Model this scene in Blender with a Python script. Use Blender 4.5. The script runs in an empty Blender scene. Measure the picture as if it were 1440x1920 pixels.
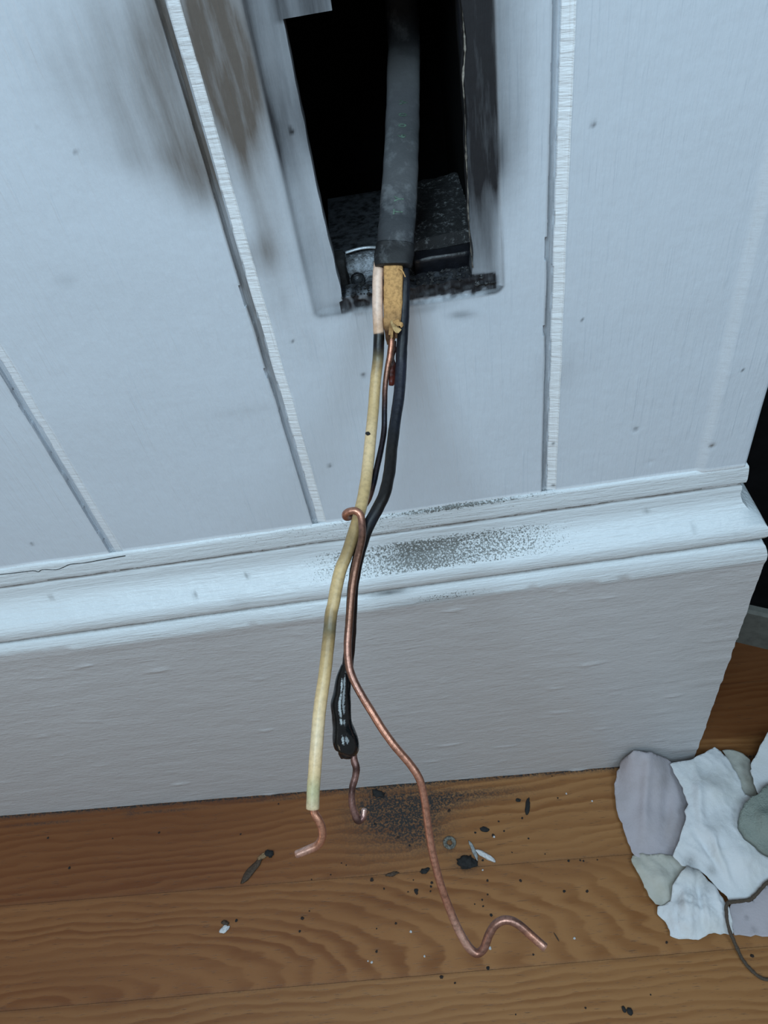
import bpy, bmesh, math, random
import numpy as np
from mathutils import Vector, Matrix, noise
from mathutils.geometry import delaunay_2d_cdt

S = bpy.context.scene
COL = S.collection
random.seed(7)

# ------------------------------------------------------------------ camera
F = 1442.0; CX, CY = 720.0, 960.0
CAM = np.array([0.0, -0.24964305, 0.26569514])
MZ = np.array([-0.13305512, -0.67682376, -0.72402067])
MX = np.array([0.98886606, -0.13977197, -0.05106581])
MY = np.cross(MZ, MX)
M = np.array([MX, MY, MZ])            # world = M @ (image right, image down, forward)
cam = bpy.data.cameras.new('camera'); co = bpy.data.objects.new('camera', cam); COL.objects.link(co)
R = Matrix(((M[0][0], -M[0][1], -M[0][2]), (M[1][0], -M[1][1], -M[1][2]), (M[2][0], -M[2][1], -M[2][2])))
co.matrix_world = Matrix.Translation(Vector(CAM)) @ R.to_4x4()
cam.sensor_fit = 'VERTICAL'; cam.sensor_height = 36; cam.sensor_width = 27
cam.lens = F / 1920 * 36; cam.clip_start = 0.005; cam.clip_end = 20
S.camera = co
# ------------------------------------------------------------------ light and exposure
S.view_settings.view_transform = 'Standard'; S.view_settings.look = 'None'
S.view_settings.gamma = 1; S.view_settings.use_curve_mapping = False
S.view_settings.exposure = 0.0
W = bpy.data.worlds.new('world'); S.world = W; W.use_nodes = True
bg = W.node_tree.nodes['Background']; bg.inputs[0].default_value = (0.74, 0.70, 0.66, 1); bg.inputs[1].default_value = 0.33
def area(name, loc, target, sx, sy, power, col):
    l = bpy.data.lights.new(name, 'AREA'); l.shape = 'RECTANGLE'; l.size = sx; l.size_y = sy
    l.energy = power; l.color = col
    o = bpy.data.objects.new(name, l); COL.objects.link(o); o.location = loc
    o.rotation_euler = (Vector(target) - Vector(loc)).to_track_quat('-Z', 'Y').to_euler()
    return o
area('window_daylight', (-0.20, -0.68, 0.88), (0.03, 0, 0.08), 0.42, 0.5, 8.4, (0.64, 0.86, 1.0))
area('ceiling_daylight', (0.52, -0.68, 0.98), (0.05, 0, 0.05), 0.45, 0.5, 5.4, (0.62, 0.84, 1.0))
area('added_warm_fill', (-1.0, -0.75, 0.15), (-0.15, 0, -0.2), 0.3, 0.3, 0.7, (1.0, 0.80, 0.58))  # added fill light that warms the lower left, no known source

# ------------------------------------------------------------------ tracing helpers (metres)
def ray(px, py): return M @ np.array([(px - CX) / F, (py - CY) / F, 1.0])
def P(px, py, d): return CAM + d * ray(px, py)              # point at distance d along the view axis
def on_y(px, py, y=0.0):
    r = ray(px, py); return CAM + (y - CAM[1]) / r[1] * r
FK, FB = -0.0993, -0.2648                                    # floor: z = FB + FK x
def fz(x): return FB + FK * x
def on_floor(px, py, h=0.0):
    r = ray(px, py); t = (FB + h + FK * CAM[0] - CAM[2]) / (r[2] - FK * r[0]); return CAM + t * r
def sm(a, b, x):
    t = np.clip((x - a) / (b - a), 0, 1); return t * t * (3 - 2 * t)
def n3(x, y, z): return noise.noise(Vector((x, y, z)))

# ------------------------------------------------------------------ object helpers
def tag(o, label=None, cat=None, group=None, kind=None):
    if label: o['label'] = label
    if cat: o['category'] = cat
    if group: o['group'] = group
    if kind: o['kind'] = kind
    return o
def empty(name, loc, label, cat, group=None):
    o = bpy.data.objects.new(name, None); COL.objects.link(o); o.location = loc; o.empty_display_size = 0.01
    return tag(o, label, cat, group)
def root_loc(p):
    v = Vector((0, 0, 0))
    while p: v += p.location; p = p.parent
    return v
def mk(name, verts, faces, mat, parent=None, smooth=True, attr=None):
    me = bpy.data.meshes.new(name)
    off = np.array(root_loc(parent)) if parent else np.zeros(3)
    v = np.array(verts, float) - off
    me.from_pydata([tuple(a) for a in v], [], [tuple(int(i) for i in f) for f in faces])
    if smooth: me.polygons.foreach_set('use_smooth', [True] * len(me.polygons))
    if attr:
        for k, a in attr.items():
            a = np.array(a, float)
            c = np.ones((len(v), 4)); c[:, :a.shape[1]] = a
            ca = me.color_attributes.new(k, 'FLOAT_COLOR', 'POINT'); ca.data.foreach_set('color', c.ravel())
    me.materials.append(mat); me.update()
    o = bpy.data.objects.new(name, me); COL.objects.link(o)
    if parent: o.parent = parent
    return o
def base_at(o, loc):
    """move a single-mesh thing's origin to loc"""
    o.data.transform(Matrix.Translation(-Vector(loc))); o.location = loc
def catmull(pts, n):
    pts = np.array(pts, float); out = []
    ext = np.vstack([2 * pts[0] - pts[1], pts, 2 * pts[-1] - pts[-2]])
    for i in range(1, len(ext) - 2):
        p0, p1, p2, p3 = ext[i - 1:i + 3]
        for k in range(n):
            t = k / n
            out.append(0.5 * ((2 * p1) + (-p0 + p2) * t + (2 * p0 - 5 * p1 + 4 * p2 - p3) * t * t + (-p0 + 3 * p1 - 3 * p2 + p3) * t ** 3))
    out.append(ext[-2]); return np.array(out)
def sweep(ctrl, n=6, seg=20, ref=None, power=2.0, wob=0.0, wf=900, closed=True, cap=0.5):
    """ctrl rows: x y z, half width, half depth, r g b. Tube with an oval section."""
    c = catmull(ctrl, n); c[:, 5:] = np.clip(c[:, 5:], 0, 1)
    p = c[:, :3]; T = np.gradient(p, axis=0); T /= np.linalg.norm(T, axis=1)[:, None] + 1e-12
    ref = np.array(ref if ref is not None else -M[:, 2])
    verts = []; cols = []; prev = None
    rows = []
    L = len(p)
    for i in range(L):
        if prev is None:
            nrm = ref - T[i] * (ref @ T[i])
            prev = nrm / np.linalg.norm(nrm)
        else:
            nrm = prev - T[i] * (prev @ T[i]); prev = nrm / np.linalg.norm(nrm)
        N = prev; Bv = np.cross(T[i], N)
        rows.append((p[i], N, Bv, c[i, 3], c[i, 4], c[i, 5:8]))
    # rounded caps
    def caprows(r, tdir):
        out = []
        for k in range(1, 5):
            a = k / 4 * math.pi / 2; s = math.cos(a) * 0.98 + 0.02
            out.append((r[0] + tdir * math.sin(a) * min(r[3], r[4]) * cap, r[1], r[2], r[3] * s, r[4] * s, r[5]))
        return out
    rows = caprows(rows[0], -T[0])[::-1] + rows + caprows(rows[-1], T[-1])
    for (q, N, Bv, a, b, cc) in rows:
        for k in range(seg):
            th = 2 * math.pi * k / seg; cx_, sx_ = math.cos(th), math.sin(th)
            ex = math.copysign(abs(cx_) ** (2 / power), cx_); ey = math.copysign(abs(sx_) ** (2 / power), sx_)
            v = q + Bv * a * ex + N * b * ey
            if wob: v = v + (N * ey + Bv * ex) * wob * n3(*(v * wf))
            verts.append(v); cols.append(cc)
    faces = []
    for i in range(len(rows) - 1):
        for k in range(seg):
            faces.append((i * seg + k, i * seg + (k + 1) % seg, (i + 1) * seg + (k + 1) % seg, (i + 1) * seg + k))
    faces.append(tuple(range(seg))[::-1]); faces.append(tuple((len(rows) - 1) * seg + k for k in range(seg)))
    faces = [f[::-1] for f in faces]
    return verts, faces, cols

# ------------------------------------------------------------------ materials
class NT:
    def __init__(s, name):
        s.m = bpy.data.materials.new(name); s.m.use_nodes = True; s.t = s.m.node_tree; s.b = s.t.nodes['Principled BSDF']
    def n(s, typ, **k):
        nd = s.t.nodes.new(typ)
        for a, v in k.items(): setattr(nd, a, v)
        return nd
    def l(s, a, b): s.t.links.new(a, b)
    def set(s, nd, key, v):
        if hasattr(v, 'is_output'): s.l(v, nd.inputs[key])
        else: nd.inputs[key].default_value = v
    def math(s, op, a, b=0.0, c=0.0, clamp=False):
        nd = s.n('ShaderNodeMath', operation=op, use_clamp=clamp); s.set(nd, 0, a); s.set(nd, 1, b)
        if op in ('MULTIPLY_ADD',): s.set(nd, 2, c)
        return nd.outputs[0]
    def mix(s, f, a, b, blend='MIX'):
        nd = s.n('ShaderNodeMix', data_type='RGBA', blend_type=blend); s.set(nd, 0, f)
        for k, v in ((6, a), (7, b)):
            if not hasattr(v, 'is_output') and len(v) == 3: v = (*v, 1)
            s.set(nd, k, v)
        return nd.outputs[2]
    def ramp(s, f, stops):
        nd = s.n('ShaderNodeMapRange', clamp=True); s.set(nd, 0, f); nd.inputs[1].default_value = stops[0]; nd.inputs[2].default_value = stops[1]
        nd.interpolation_type = 'SMOOTHSTEP'; return nd.outputs[0]
    def coords(s):
        return s.n('ShaderNodeTexCoord').outputs['Object']
    def mapping(s, v, scale=(1, 1, 1), loc=(0, 0, 0), rot=(0, 0, 0)):
        nd = s.n('ShaderNodeMapping'); s.l(v, nd.inputs[0]); nd.inputs[1].default_value = loc; nd.inputs[2].default_value = rot; nd.inputs[3].default_value = scale
        return nd.outputs[0]
    def noise(s, v, scale=5, detail=4, rough=0.55, dist=0):
        nd = s.n('ShaderNodeTexNoise'); s.l(v, nd.inputs['Vector']); nd.inputs['Scale'].default_value = scale
        nd.inputs['Detail'].default_value = detail; nd.inputs['Roughness'].default_value = rough; nd.inputs['Distortion'].default_value = dist
        return nd.outputs[0]
    def bump(s, h, strength=0.3, dist=0.001, normal=None):
        nd = s.n('ShaderNodeBump'); s.set(nd, 'Height', h); nd.inputs['Strength'].default_value = strength; nd.inputs['Distance'].default_value = dist
        if normal: s.l(normal, nd.inputs['Normal'])
        return nd.outputs[0]
    def attr(s, name):
        nd = s.n('ShaderNodeVertexColor', layer_name=name); sp = s.n('ShaderNodeSeparateColor'); s.l(nd.outputs[0], sp.inputs[0])
        return nd.outputs[0], sp.outputs[0], sp.outputs[1], sp.outputs[2]
    def fin(s, base=None, rough=None, normal=None, metal=None, spec=None):
        if base is not None: s.set(s.b, 'Base Color', base if hasattr(base, 'is_output') else (*base, 1))
        if rough is not None: s.set(s.b, 'Roughness', rough)
        if normal is not None: s.l(normal, s.b.inputs['Normal'])
        if metal is not None: s.set(s.b, 'Metallic', metal)
        if spec is not None: s.set(s.b, 'Specular IOR Level', spec)
        return s.m

def paint_material(name, stroke, tint, fresh_lit=(0.74, 0.79, 0.84), grain=0.0, ridge_amt=0.40):
    """glossy old white paint with brush strokes; dirt attribute: r soot, g brown smoke stain and crevice shade, b speckled grime"""
    t = NT(name); o = t.coords()
    st = t.noise(t.mapping(o, stroke), 1, 3, 0.6)
    fine = t.noise(t.mapping(o, tuple(a * 2.6 for a in stroke)), 1, 4, 0.6)
    lump = t.noise(o, 170, 3, 0.5)
    ridge = t.noise(t.mapping(o, tuple(a * (0.30 if a < 100 else 1.15) for a in stroke)), 1, 2, 0.5)
    ridge = t.ramp(ridge, (0.46, 0.80))
    gate = t.ramp(t.noise(o, 34, 2, 0.5), (0.40, 0.58))
    ridge = t.math('MULTIPLY', ridge, gate)
    h = t.math('MULTIPLY_ADD', st, 0.5, t.math('MULTIPLY', fine, 0.35))
    h = t.math('MULTIPLY_ADD', lump, 0.35, h)
    h = t.math('MULTIPLY_ADD', ridge, ridge_amt, h)
    _, r, g, b = t.attr('dirt_shade')
    tone = t.noise(o, 25, 4, 0.6)
    c = t.mix(tone, tuple(a * 0.93 for a in tint), tint)
    _, fr_, _, _ = t.attr('fresh_lit')
    c = t.mix(fr_, c, fresh_lit)
    h = t.math('ADD', h, t.math('MULTIPLY', t.math('MULTIPLY', fr_, 1.1), t.noise(t.mapping(o, (40, 300, 620)), 1, 3, 0.6)))
    if grain: h = t.math('MULTIPLY_ADD', t.noise(t.mapping(o, (0.6, 1, 1)), 520, 4, 0.65), grain, h)
    streak = t.noise(t.mapping(o, (260, 260, 28)), 1, 5, 0.65)
    gg = t.math('MULTIPLY', g, t.math('MULTIPLY_ADD', streak, 0.9, 0.55), clamp=True)
    c = t.mix(gg, c, (0.115, 0.102, 0.092))
    rr = t.math('MULTIPLY', r, t.math('MULTIPLY_ADD', streak, 0.5, 0.75), clamp=True)
    c = t.mix(rr, c, (0.0065, 0.0075, 0.011))
    sp = t.noise(o, 1150, 4, 0.75)
    lvl = t.math('SUBTRACT', 0.74, t.math('MULTIPLY', b, 0.27))
    spk = t.math('SUBTRACT', sp, lvl); spk = t.ramp(spk, (0.0, 0.09))
    c = t.mix(t.math('MULTIPLY', spk, 0.85), c, (0.045, 0.045, 0.035))
    rough = t.math('MULTIPLY_ADD', rr, 0.35, 0.36)
    return t.fin(c, rough, t.bump(h, 0.5, 0.0012), spec=0.5)
M_board = paint_material('white_board_paint', (420, 420, 45), (0.565, 0.630, 0.71))
M_base = paint_material('white_baseboard_paint', (60, 300, 330), (0.49, 0.495, 0.515), (0.60, 0.655, 0.70), 0.5, 0.15)

def vcol_material(name, rough, metal=0.0, nscale=700, namt=0.25, bump=0.15, spec=0.5):
    t = NT(name); o = t.coords(); c, *_ = t.attr('col')
    n = t.noise(o, nscale, 4, 0.6)
    c = t.mix(t.ramp(n, (0.35, 0.75)), c, t.mix(namt, c, (0.0, 0.0, 0.0)))
    return t.fin(c, rough, t.bump(n, bump, 0.0004), metal, spec)
M_ins = vcol_material('wire_insulation', 0.42)
M_cop = vcol_material('bare_copper', 0.36, 0.75, 900, 0.45)
M_char = vcol_material('charred_black_insulation', 0.42, 0, 600, 0.5, 0.3, 0.25)
M_melt = vcol_material('molten_black_plastic', 0.10, 0, 300, 0.3, 0.45, 0.45)
def jacket_material():
    t = NT('cable_jacket'); o = t.coords(); c, *_ = t.attr('col')
    n = t.noise(o, 420, 4, 0.6); m = t.noise(t.mapping(o, (130, 130, 70)), 1, 5, 0.7)
    c = t.mix(t.math('MULTIPLY', t.ramp(m, (0.50, 0.68)), 0.22), c, (0.26, 0.28, 0.30))
    return t.fin(c, 0.62, t.bump(n, 0.5, 0.0004), spec=0.4)
M_jack = jacket_material()
M_paper = vcol_material('kraft_paper', 0.9, 0, 900, 0.45, 0.5, 0.2)

def plain(name, col, rough=0.6, nscale=500, amt=0.5, bump=0.4, metal=0, spec=0.5, dark=(0, 0, 0)):
    t = NT(name); o = t.coords(); n = t.noise(o, nscale, 4, 0.6)
    c = t.mix(t.math('MULTIPLY', t.ramp(n, (0.35, 0.7)), amt), col, dark)
    return t.fin(c, rough, t.bump(n, bump, 0.0006), metal, spec)
M_soot = plain('soot_black', (0.012, 0.012, 0.013), 0.85, 600)
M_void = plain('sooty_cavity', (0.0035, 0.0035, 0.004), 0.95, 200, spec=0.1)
M_white = plain('white_chip', (0.55, 0.56, 0.58), 0.5, 800, 0.3)
M_brownflake = plain('brown_flake', (0.06, 0.035, 0.02), 0.7, 900, 0.6)
M_tan = plain('tan_flake', (0.25, 0.16, 0.08), 0.7, 900, 0.6)
M_greyplastic = plain('cloudy_plastic', (0.30, 0.32, 0.33), 0.35, 900, 0.4)
M_dark = plain('unlit_gap_black', (0.006, 0.006, 0.007), 0.8, 60, spec=0.1)  # black puts the shade of the unlit gap into the colour
M_reargrey = plain('grey_rear_board', (0.16, 0.165, 0.15), 0.6, 120, 0.3)
M_string = plain('brown_string', (0.10, 0.075, 0.055), 0.9, 2500, 0.6, 0.8)
M_metal = plain('sooty_steel', (0.10, 0.11, 0.125), 0.42, 350, 0.8, 0.5, 0.6)

def dusty(name):
    t = NT(name); o = t.coords()
    n = t.noise(o, 600, 5, 0.7); n2 = t.noise(o, 130, 3, 0.6)
    f = t.math('MULTIPLY', t.ramp(n, (0.50, 0.70)), t.ramp(n2, (0.38, 0.6)))
    c = t.mix(f, (0.010, 0.011, 0.013), (0.20, 0.21, 0.22))
    return t.fin(c, 0.75, t.bump(n, 0.9, 0.001))
M_dusty = dusty('ash_dusted_wood')

def tissue_material(name, col, stain=(0.45, 0.44, 0.36), amt=0.25, trans=0.25, nscale=600, bump=0.25):
    t = NT(name); o = t.coords()
    n = t.noise(o, nscale, 4, 0.65); m = t.noise(o, 45, 4, 0.6)
    _, r, g, b = t.attr('dirt_shade')
    c = t.mix(t.math('MULTIPLY', t.ramp(m, (0.4, 0.75)), amt), col, stain)
    c = t.mix(t.math('MULTIPLY', r, t.math('MULTIPLY_ADD', n, 1.4, 0.3), clamp=True), c, (0.07, 0.07, 0.07))
    h = t.math('MULTIPLY_ADD', m, 2.0, n)
    t.fin(c, 0.9, t.bump(h, bump, 0.0012), spec=0.15)
    return t.m
M_tis = tissue_material('white_tissue', (0.60, 0.625, 0.66))
M_tis2 = tissue_material('pinkish_tissue', (0.40, 0.375, 0.41), (0.30, 0.275, 0.28), 0.6)
M_tis3 = tissue_material('yellowed_tissue', (0.45, 0.45, 0.415), (0.30, 0.29, 0.23), 0.6)
M_felt = tissue_material('grey_green_scouring_pad', (0.27, 0.31, 0.285), (0.16, 0.19, 0.17), 0.6, 0, 900, 1.0)

def oak():
    t = NT('varnished_oak_planks'); o = t.coords()
    col, a, b, c_ = t.attr('ring')                       # per plank: ring centre x, y, x stretch
    sep = t.n('ShaderNodeSeparateXYZ'); t.l(o, sep.inputs[0]); x, y = sep.outputs[0], sep.outputs[1]
    w1 = t.noise(t.mapping(o, (9, 26, 9)), 1, 3, 0.55)
    w2 = t.noise(t.mapping(o, (45, 160, 40)), 1, 3, 0.6)
    dx = t.math('DIVIDE', t.math('SUBTRACT', x, a), c_)
    dy = t.math('SUBTRACT', y, b)
    d = t.math('SQRT', t.math('ADD', t.math('MULTIPLY', dx, dx), t.math('MULTIPLY', dy, dy)))
    d = t.math('ADD', d, t.math('MULTIPLY', t.math('SUBTRACT', w1, 0.5), 0.020))
    d = t.math('ADD', d, t.math('MULTIPLY', t.math('SUBTRACT', w2, 0.5), 0.0028))
    ring = t.math('FRACT', t.math('MULTIPLY', d, 195))
    band = t.math('MULTIPLY', t.ramp(ring, (0.12, 0.72)), t.ramp(ring, (1.0, 0.84)))
    _, soot, red, plk = t.attr('dirt_shade')
    light = t.mix(plk, (0.250, 0.100, 0.034), (0.300, 0.148, 0.057))
    dark = t.mix(plk, (0.130, 0.038, 0.010), (0.200, 0.082, 0.026))
    vary = t.noise(t.mapping(o, (7, 60, 5)), 1, 4, 0.6)
    band = t.math('MULTIPLY', band, t.math('MULTIPLY_ADD', t.ramp(vary, (0.3, 0.7)), 0.7, 0.25))
    c = t.mix(band, light, dark)
    big = t.noise(t.mapping(o, (5, 30, 5)), 1, 3, 0.5)
    c = t.mix(t.math('MULTIPLY', t.ramp(big, (0.45, 0.75)), 0.40), c, (0.155, 0.060, 0.020))
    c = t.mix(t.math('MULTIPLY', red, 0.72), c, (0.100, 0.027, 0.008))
    pore = t.noise(t.mapping(o, (130, 1500, 100)), 1, 3, 0.6)
    pf = t.ramp(pore, (0.60, 0.72))
    c = t.mix(t.math('MULTIPLY', pf, 0.55), c, (0.05, 0.022, 0.009))
    sp = t.noise(o, 700, 4, 0.7)
    sf = t.math('MULTIPLY', soot, t.math('MULTIPLY_ADD', t.ramp(sp, (0.36, 0.62)), 1.25, 0.28), clamp=True)
    c = t.mix(sf, c, (0.024, 0.024, 0.025))
    h = t.math('SUBTRACT', t.math('MULTIPLY', t.noise(o, 60, 3, 0.5), 0.8), t.math('MULTIPLY', pf, 0.4))
    rough = t.math('MULTIPLY_ADD', sf, 0.35, 0.42)
    return t.fin(c, rough, t.bump(h, 0.35, 0.0006), spec=0.3)
M_oak = oak()

# ------------------------------------------------------------------ wall of beaded boards
XE = 0.1505                                                   # outer corner
GROOVES = (-0.250, -0.1500, -0.0505, 0.0585)
def groove(x):
    """depth into the wall (+) of the joint profile, x relative to the bead's left edge"""
    h = np.zeros_like(x)
    for g in GROOVES:
        u = (x - g) * 1000                                    # mm
        h = np.where((u > -2.6) & (u < -0.1), 2.0 - 0.75 * np.exp(-((u + 1.4) / 0.35) ** 2), h)
        h = np.where((u >= -0.1) & (u < 3.7), 1.25 - 0.80 * (u + 0.1) / 3.8, h)
        h = np.where((u >= 3.7) & (u < 4.1), 0.45 * (4.1 - u) / 0.4, h)
    return h / 1000
# opening and the outline left by the old cover plate
HX0, HX1, HZ0, HZ1, TABX = -0.0197, 0.0296, 0.1175, 0.2068, -0.0057
PX0, PX1, PZ0, PZ1 = -0.0305, 0.0402, 0.1105, 0.2250
def rrect(x, z, x0, x1, z0, z1, r):
    cx_, cz = (x0 + x1) / 2, (z0 + z1) / 2; dx = np.abs(x - cx_) - (x1 - x0) / 2 + r; dz = np.abs(z - cz) - (z1 - z0) / 2 + r
    return np.hypot(np.maximum(dx, 0), np.maximum(dz, 0)) + np.minimum(np.maximum(dx, dz), 0) - r
def blob(x, z, px, py, sx, sz, k, rot=0.0):
    c = on_y(px, py, 0); dx = (x - c[0]) * 1000; dz = (z - c[2]) * 1000
    ca, sa = math.cos(rot), math.sin(rot); u = dx * ca + dz * sa; v = -dx * sa + dz * ca
    return k * np.exp(-((u / sx) ** 2 + (v / sz) ** 2))
def wall():
    xs = set(np.round(np.arange(-0.200, XE - 0.004, 0.001), 5)) | set(np.round(np.arange(-0.50, -0.200, 0.004), 5))
    for g in GROOVES: xs |= set(np.round(g + np.array([-2.7, -2.6, -2.1, -1.7, -1.4, -1.1, -0.7, -0.12, -0.1, 0.4, 1.2, 2.2, 3.2, 3.7, 3.9, 4.1, 4.3]) / 1000, 5))
    xs |= set(np.round(np.arange(-0.034, 0.045, 0.0005), 5)) | {HX0, HX1, TABX}
    xs |= set(np.round(XE - 0.002 + 0.002 * np.sin(np.linspace(0, math.pi / 2, 7)), 5)) | {XE - 0.004}
    xs = np.array(sorted(xs))
    zs = set(np.round(np.arange(-0.012, 0.235, 0.00125), 5)) | set(np.round(np.arange(0.235, 0.55, 0.006), 5))
    zs |= set(np.round(np.arange(0.106, 0.124, 0.0005), 5)) | {HZ0, HZ1}
    zs = np.array(sorted(zs))
    X, Z = np.meshgrid(xs, zs)
    nz = np.array([[n3(x * 30, z * 30, 3.1) for x in xs] for z in zs])
    nv = np.array([[n3(x * 260, z * 26, 1.7) for x in xs] for z in zs])
    nf = np.array([[n3(x * 420, z * 420, 9.7) for x in xs] for z in zs])
    Xw = X + 0.0003 * np.array([n3(0, z * 60, 5) for z in zs])[:, None]
    y = groove(Xw)
    y += 0.00010 * nv + 0.00035 * nz
    # raised corner board beyond x = 0.127, with a soft fillet
    y -= 0.0014 * sm(0.1265, 0.1315, X) * sm(-0.0012, 0.0006, Z)
    # rounded outer corner
    cr = np.clip((X - (XE - 0.002)) / 0.002, 0, 1); y += 0.002 * (1 - np.sqrt(1 - np.clip(cr, 0, 0.9999) ** 2))
    # cover plate outline: paint step, crisp at right, soft at left
    d = rrect(X, Z, PX0, PX1, PZ0, PZ1, 0.0035)
    wd = 0.0010 + 0.0035 * sm(0.015, -0.02, X)
    inside = sm(0, 1, -d / wd)
    y += 0.0009 * inside
    lip = np.exp(-((d - 0.0004) / 0.0005) ** 2) * sm(0.0, 0.03, X); y -= 0.00006 * lip
    crumb = np.exp(-((Z - (PZ0 + 0.004)) / 0.0028) ** 2) * sm(-0.022, -0.016, X) * sm(0.0395, 0.036, X)
    y += 0.0012 * nf * crumb
    # jagged opening edge
    hole_cell = lambda x, z: (HX0 < x < HX1 and HZ0 < z < HZ1) or (TABX < x < HX1 and HZ1 - 1e-6 < z < 0.2249)
    Xj, Zj = X.copy(), Z.copy()
    eR = np.exp(-((X - HX1) / 0.0012) ** 2) * ((Z > HZ0 - .001) & (Z < 0.226))
    Xj += eR * (0.0009 * np.array([n3(2, z * 90, 1) for z in zs])[:, None] + 0.0012 * sm(0.15, 0.2, Z))
    eL = np.exp(-((X - HX0) / 0.0012) ** 2) * ((Z > HZ0 - .001) & (Z < HZ1 + .001))
    Xj += eL * (0.0004 * np.array([n3(7, z * 160, 1) for z in zs])[:, None] + 0.0012 * sm(0.16, 0.12, Z))
    eB = np.exp(-((Z - HZ0) / 0.0012) ** 2) * ((X > HX0 - .001) & (X < HX1 + .001))
    Zj += eB * 0.0010 * np.array([n3(x * 300, 4, 1) for x in xs])[None, :]
    # dirt
    soot = np.zeros_like(X); br = np.zeros_like(X); sp = np.zeros_like(X)
    ins = sm(0.0, -0.0015, d)
    soot += ins * sm(0.0265, 0.0300, X) * (0.52 + 0.24 * sm(0.112, 0.132, Z) + 0.16 * sm(0.125, 0.160, Z) + 0.25 * sm(0.145, 0.165, Z)) * (1 - 0.35 * sm(0.036, 0.0400, X) * sm(0.15, 0.13, Z))
    soot += 0.45 * sm(0.0385, 0.0402, X) * np.exp(-((X - 0.0402) / 0.0065) ** 2) * sm(0.122, 0.165, Z)
    soot += 0.45 * np.exp(-((d - 0.0001) / 0.0006) ** 2) * sm(0.030, 0.036, X) * sm(0.150, 0.12, Z)
    soot += 0.74 * ins * sm(-0.0120, -0.0200, X) * (0.55 + 0.6 * sm(0.150, 0.185, Z)) * (0.9 + 0.4 * nz)
    soot = np.maximum(soot, 0.86 * ins * sm(0.2050, 0.2066, Z) * (X < -0.003) * sm(-0.031, -0.019, X))
    soot += 0.5 * np.exp(-((d + 0.0004) / 0.0009) ** 2) * (Z < 0.113) * (X > 0.005)
    soot = np.maximum(soot, 0.82 * ins * sm(0.1115, 0.1135, Z) * sm(0.1195, 0.1180, Z) * sm(-0.018, 0.004, X) * sm(0.0385, 0.036, X))
    soot += 0.30 * np.exp(-((d + 0.0008) / 0.0011) ** 2) * sm(-0.005, -0.022, X) * (0.7 + nz)
    soot += 0.95 * ins * sm(HZ0 + 0.0015, HZ0 - 0.0005, Z) * sm(0.1100, 0.1150, Z) * (X > -0.0200) * (X < 0.038) * (0.8 + 0.8 * nf)
    soot += 0.9 * crumb * sm(-0.2, 0.25, nf) * sm(0.0, 0.01, X)
    for b in ((800, 578, 9, 2.0, .30, .05), (865, 590, 5, 1.6, .45, -.1), (700, 580, 10, 2.2, .22), (640, 580, 9, 3, .20), (560, 500, 5, 10, .16), (520, 330, 4, 18, .16),
              (960, 60, 6, 24, .12), (965, 260, 5, 16, .14), (1050, 690, 9, 9, .05), (122, 525, 3.6, 2.6, .12), (935, 300, 3, 8, .25), (330, 60, 10, 20, .05)):
        soot += blob(X, Z, *b)
    for b in ((405, 30, 9, 20, .55), (440, 60, 8, 18, .45), (450, 190, 9, 13, .50), (425, 150, 8, 20, .35), (470, 320, 7, 16, .45), (490, 480, 6, 8, .55), (505, 430, 6, 12, .28), (520, 560, 6, 10, .2),
              (290, 240, 19, 11, .22, -.35), (345, 310, 12, 10, .34, -.35), (378, 360, 8, 8, .38), (310, 130, 16, 22, .34), (230, 70, 22, 18, .24), (180, 150, 16, 12, .14, -.4), (265, 300, 14, 6, .14, -.3), (1040, 700, 8, 14, .10), (690, 770, 12, 3, .06), (460, 770, 16, 2.5, .10), (330, 20, 10, 14, .25), (570, 640, 9, 12, .08), (1010, 80, 9, 30, .10)):
        br += blob(X, Z, *b)
    for g, k0, k1, z0, z1 in ((-0.0505, 0.80, 0.25, 0.03, 0.13), (-0.150, 0.25, 0.25, 0, 1), (0.0585, 0.35, 0.45, 0.0, 0.2)):
        u = (Xw - g) * 1000; m = sm(-3.3, -2.5, u) * sm(0.3, -0.4, u)
        br = np.maximum(br, m * (k1 + (k0 - k1) * sm(z0, z1, Z)))
        strip = (u > -0.2) * (u < 4.1); br = br * (1 - 0.85 * strip) ; soot = soot * (1 - 0.6 * strip)
    soot *= np.clip(1 + 0.22 * nv, 0.5, 1.5); br *= np.clip(1 + 0.45 * nv + 0.4 * nz, 0.2, 1.6)
    fresh_lit = np.zeros_like(X)
    for g in GROOVES:
        u = (Xw - g) * 1000; fresh_lit = np.maximum(fresh_lit, sm(-0.2, 0.2, u) * sm(4.5, 4.0, u) * (0.55 + 0.45 * sm(-0.12, -0.03, X)))
    fresh_lit = np.maximum(fresh_lit, 0.22 * sm(0.1255, 0.1285, X) * sm(0.1325, 0.1300, X)); fresh_lit = np.maximum(fresh_lit, 0.8 * sm(0.003, 0.0012, Z)).reshape(-1)  # corner fillet: its highlight is painted in as a paler strip
    fresh_lit = [(a,) * 3 for a in fresh_lit]
    junction = sm(0.0045, 0.0005, Z)
    sp += junction * (0.45 + 0.55 * np.exp(-((X - 0.015) / 0.035) ** 2))
    for px, py, r in ((72, 241, .45), (142, 285, .5), (618, 873, .9), (681, 703, .9), (1113, 233, .8), (1192, 805, .9), (1092, 600, .5), (545, 246, .5), (548, 250, .5), (1038, 834, .8), (1038, 912, .9), (1390, 690, .6), (548, 640, .5), (60, 1020, .8)):
        soot += blob(X, Z, px, py, r, r, .8)
    br += blob(X, Z, 1333, 833, 1.1, 1.1, 1.0); y += 0.0007 * blob(X, Z, 1333, 833, 1.2, 1.2, 1.0)
    y += 0.0004 * (blob(X, Z, 1192, 805, 1.5, 1.5, 1.0) + blob(X, Z, 1220, 867, 1.5, 1.5, 1.0))
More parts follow.
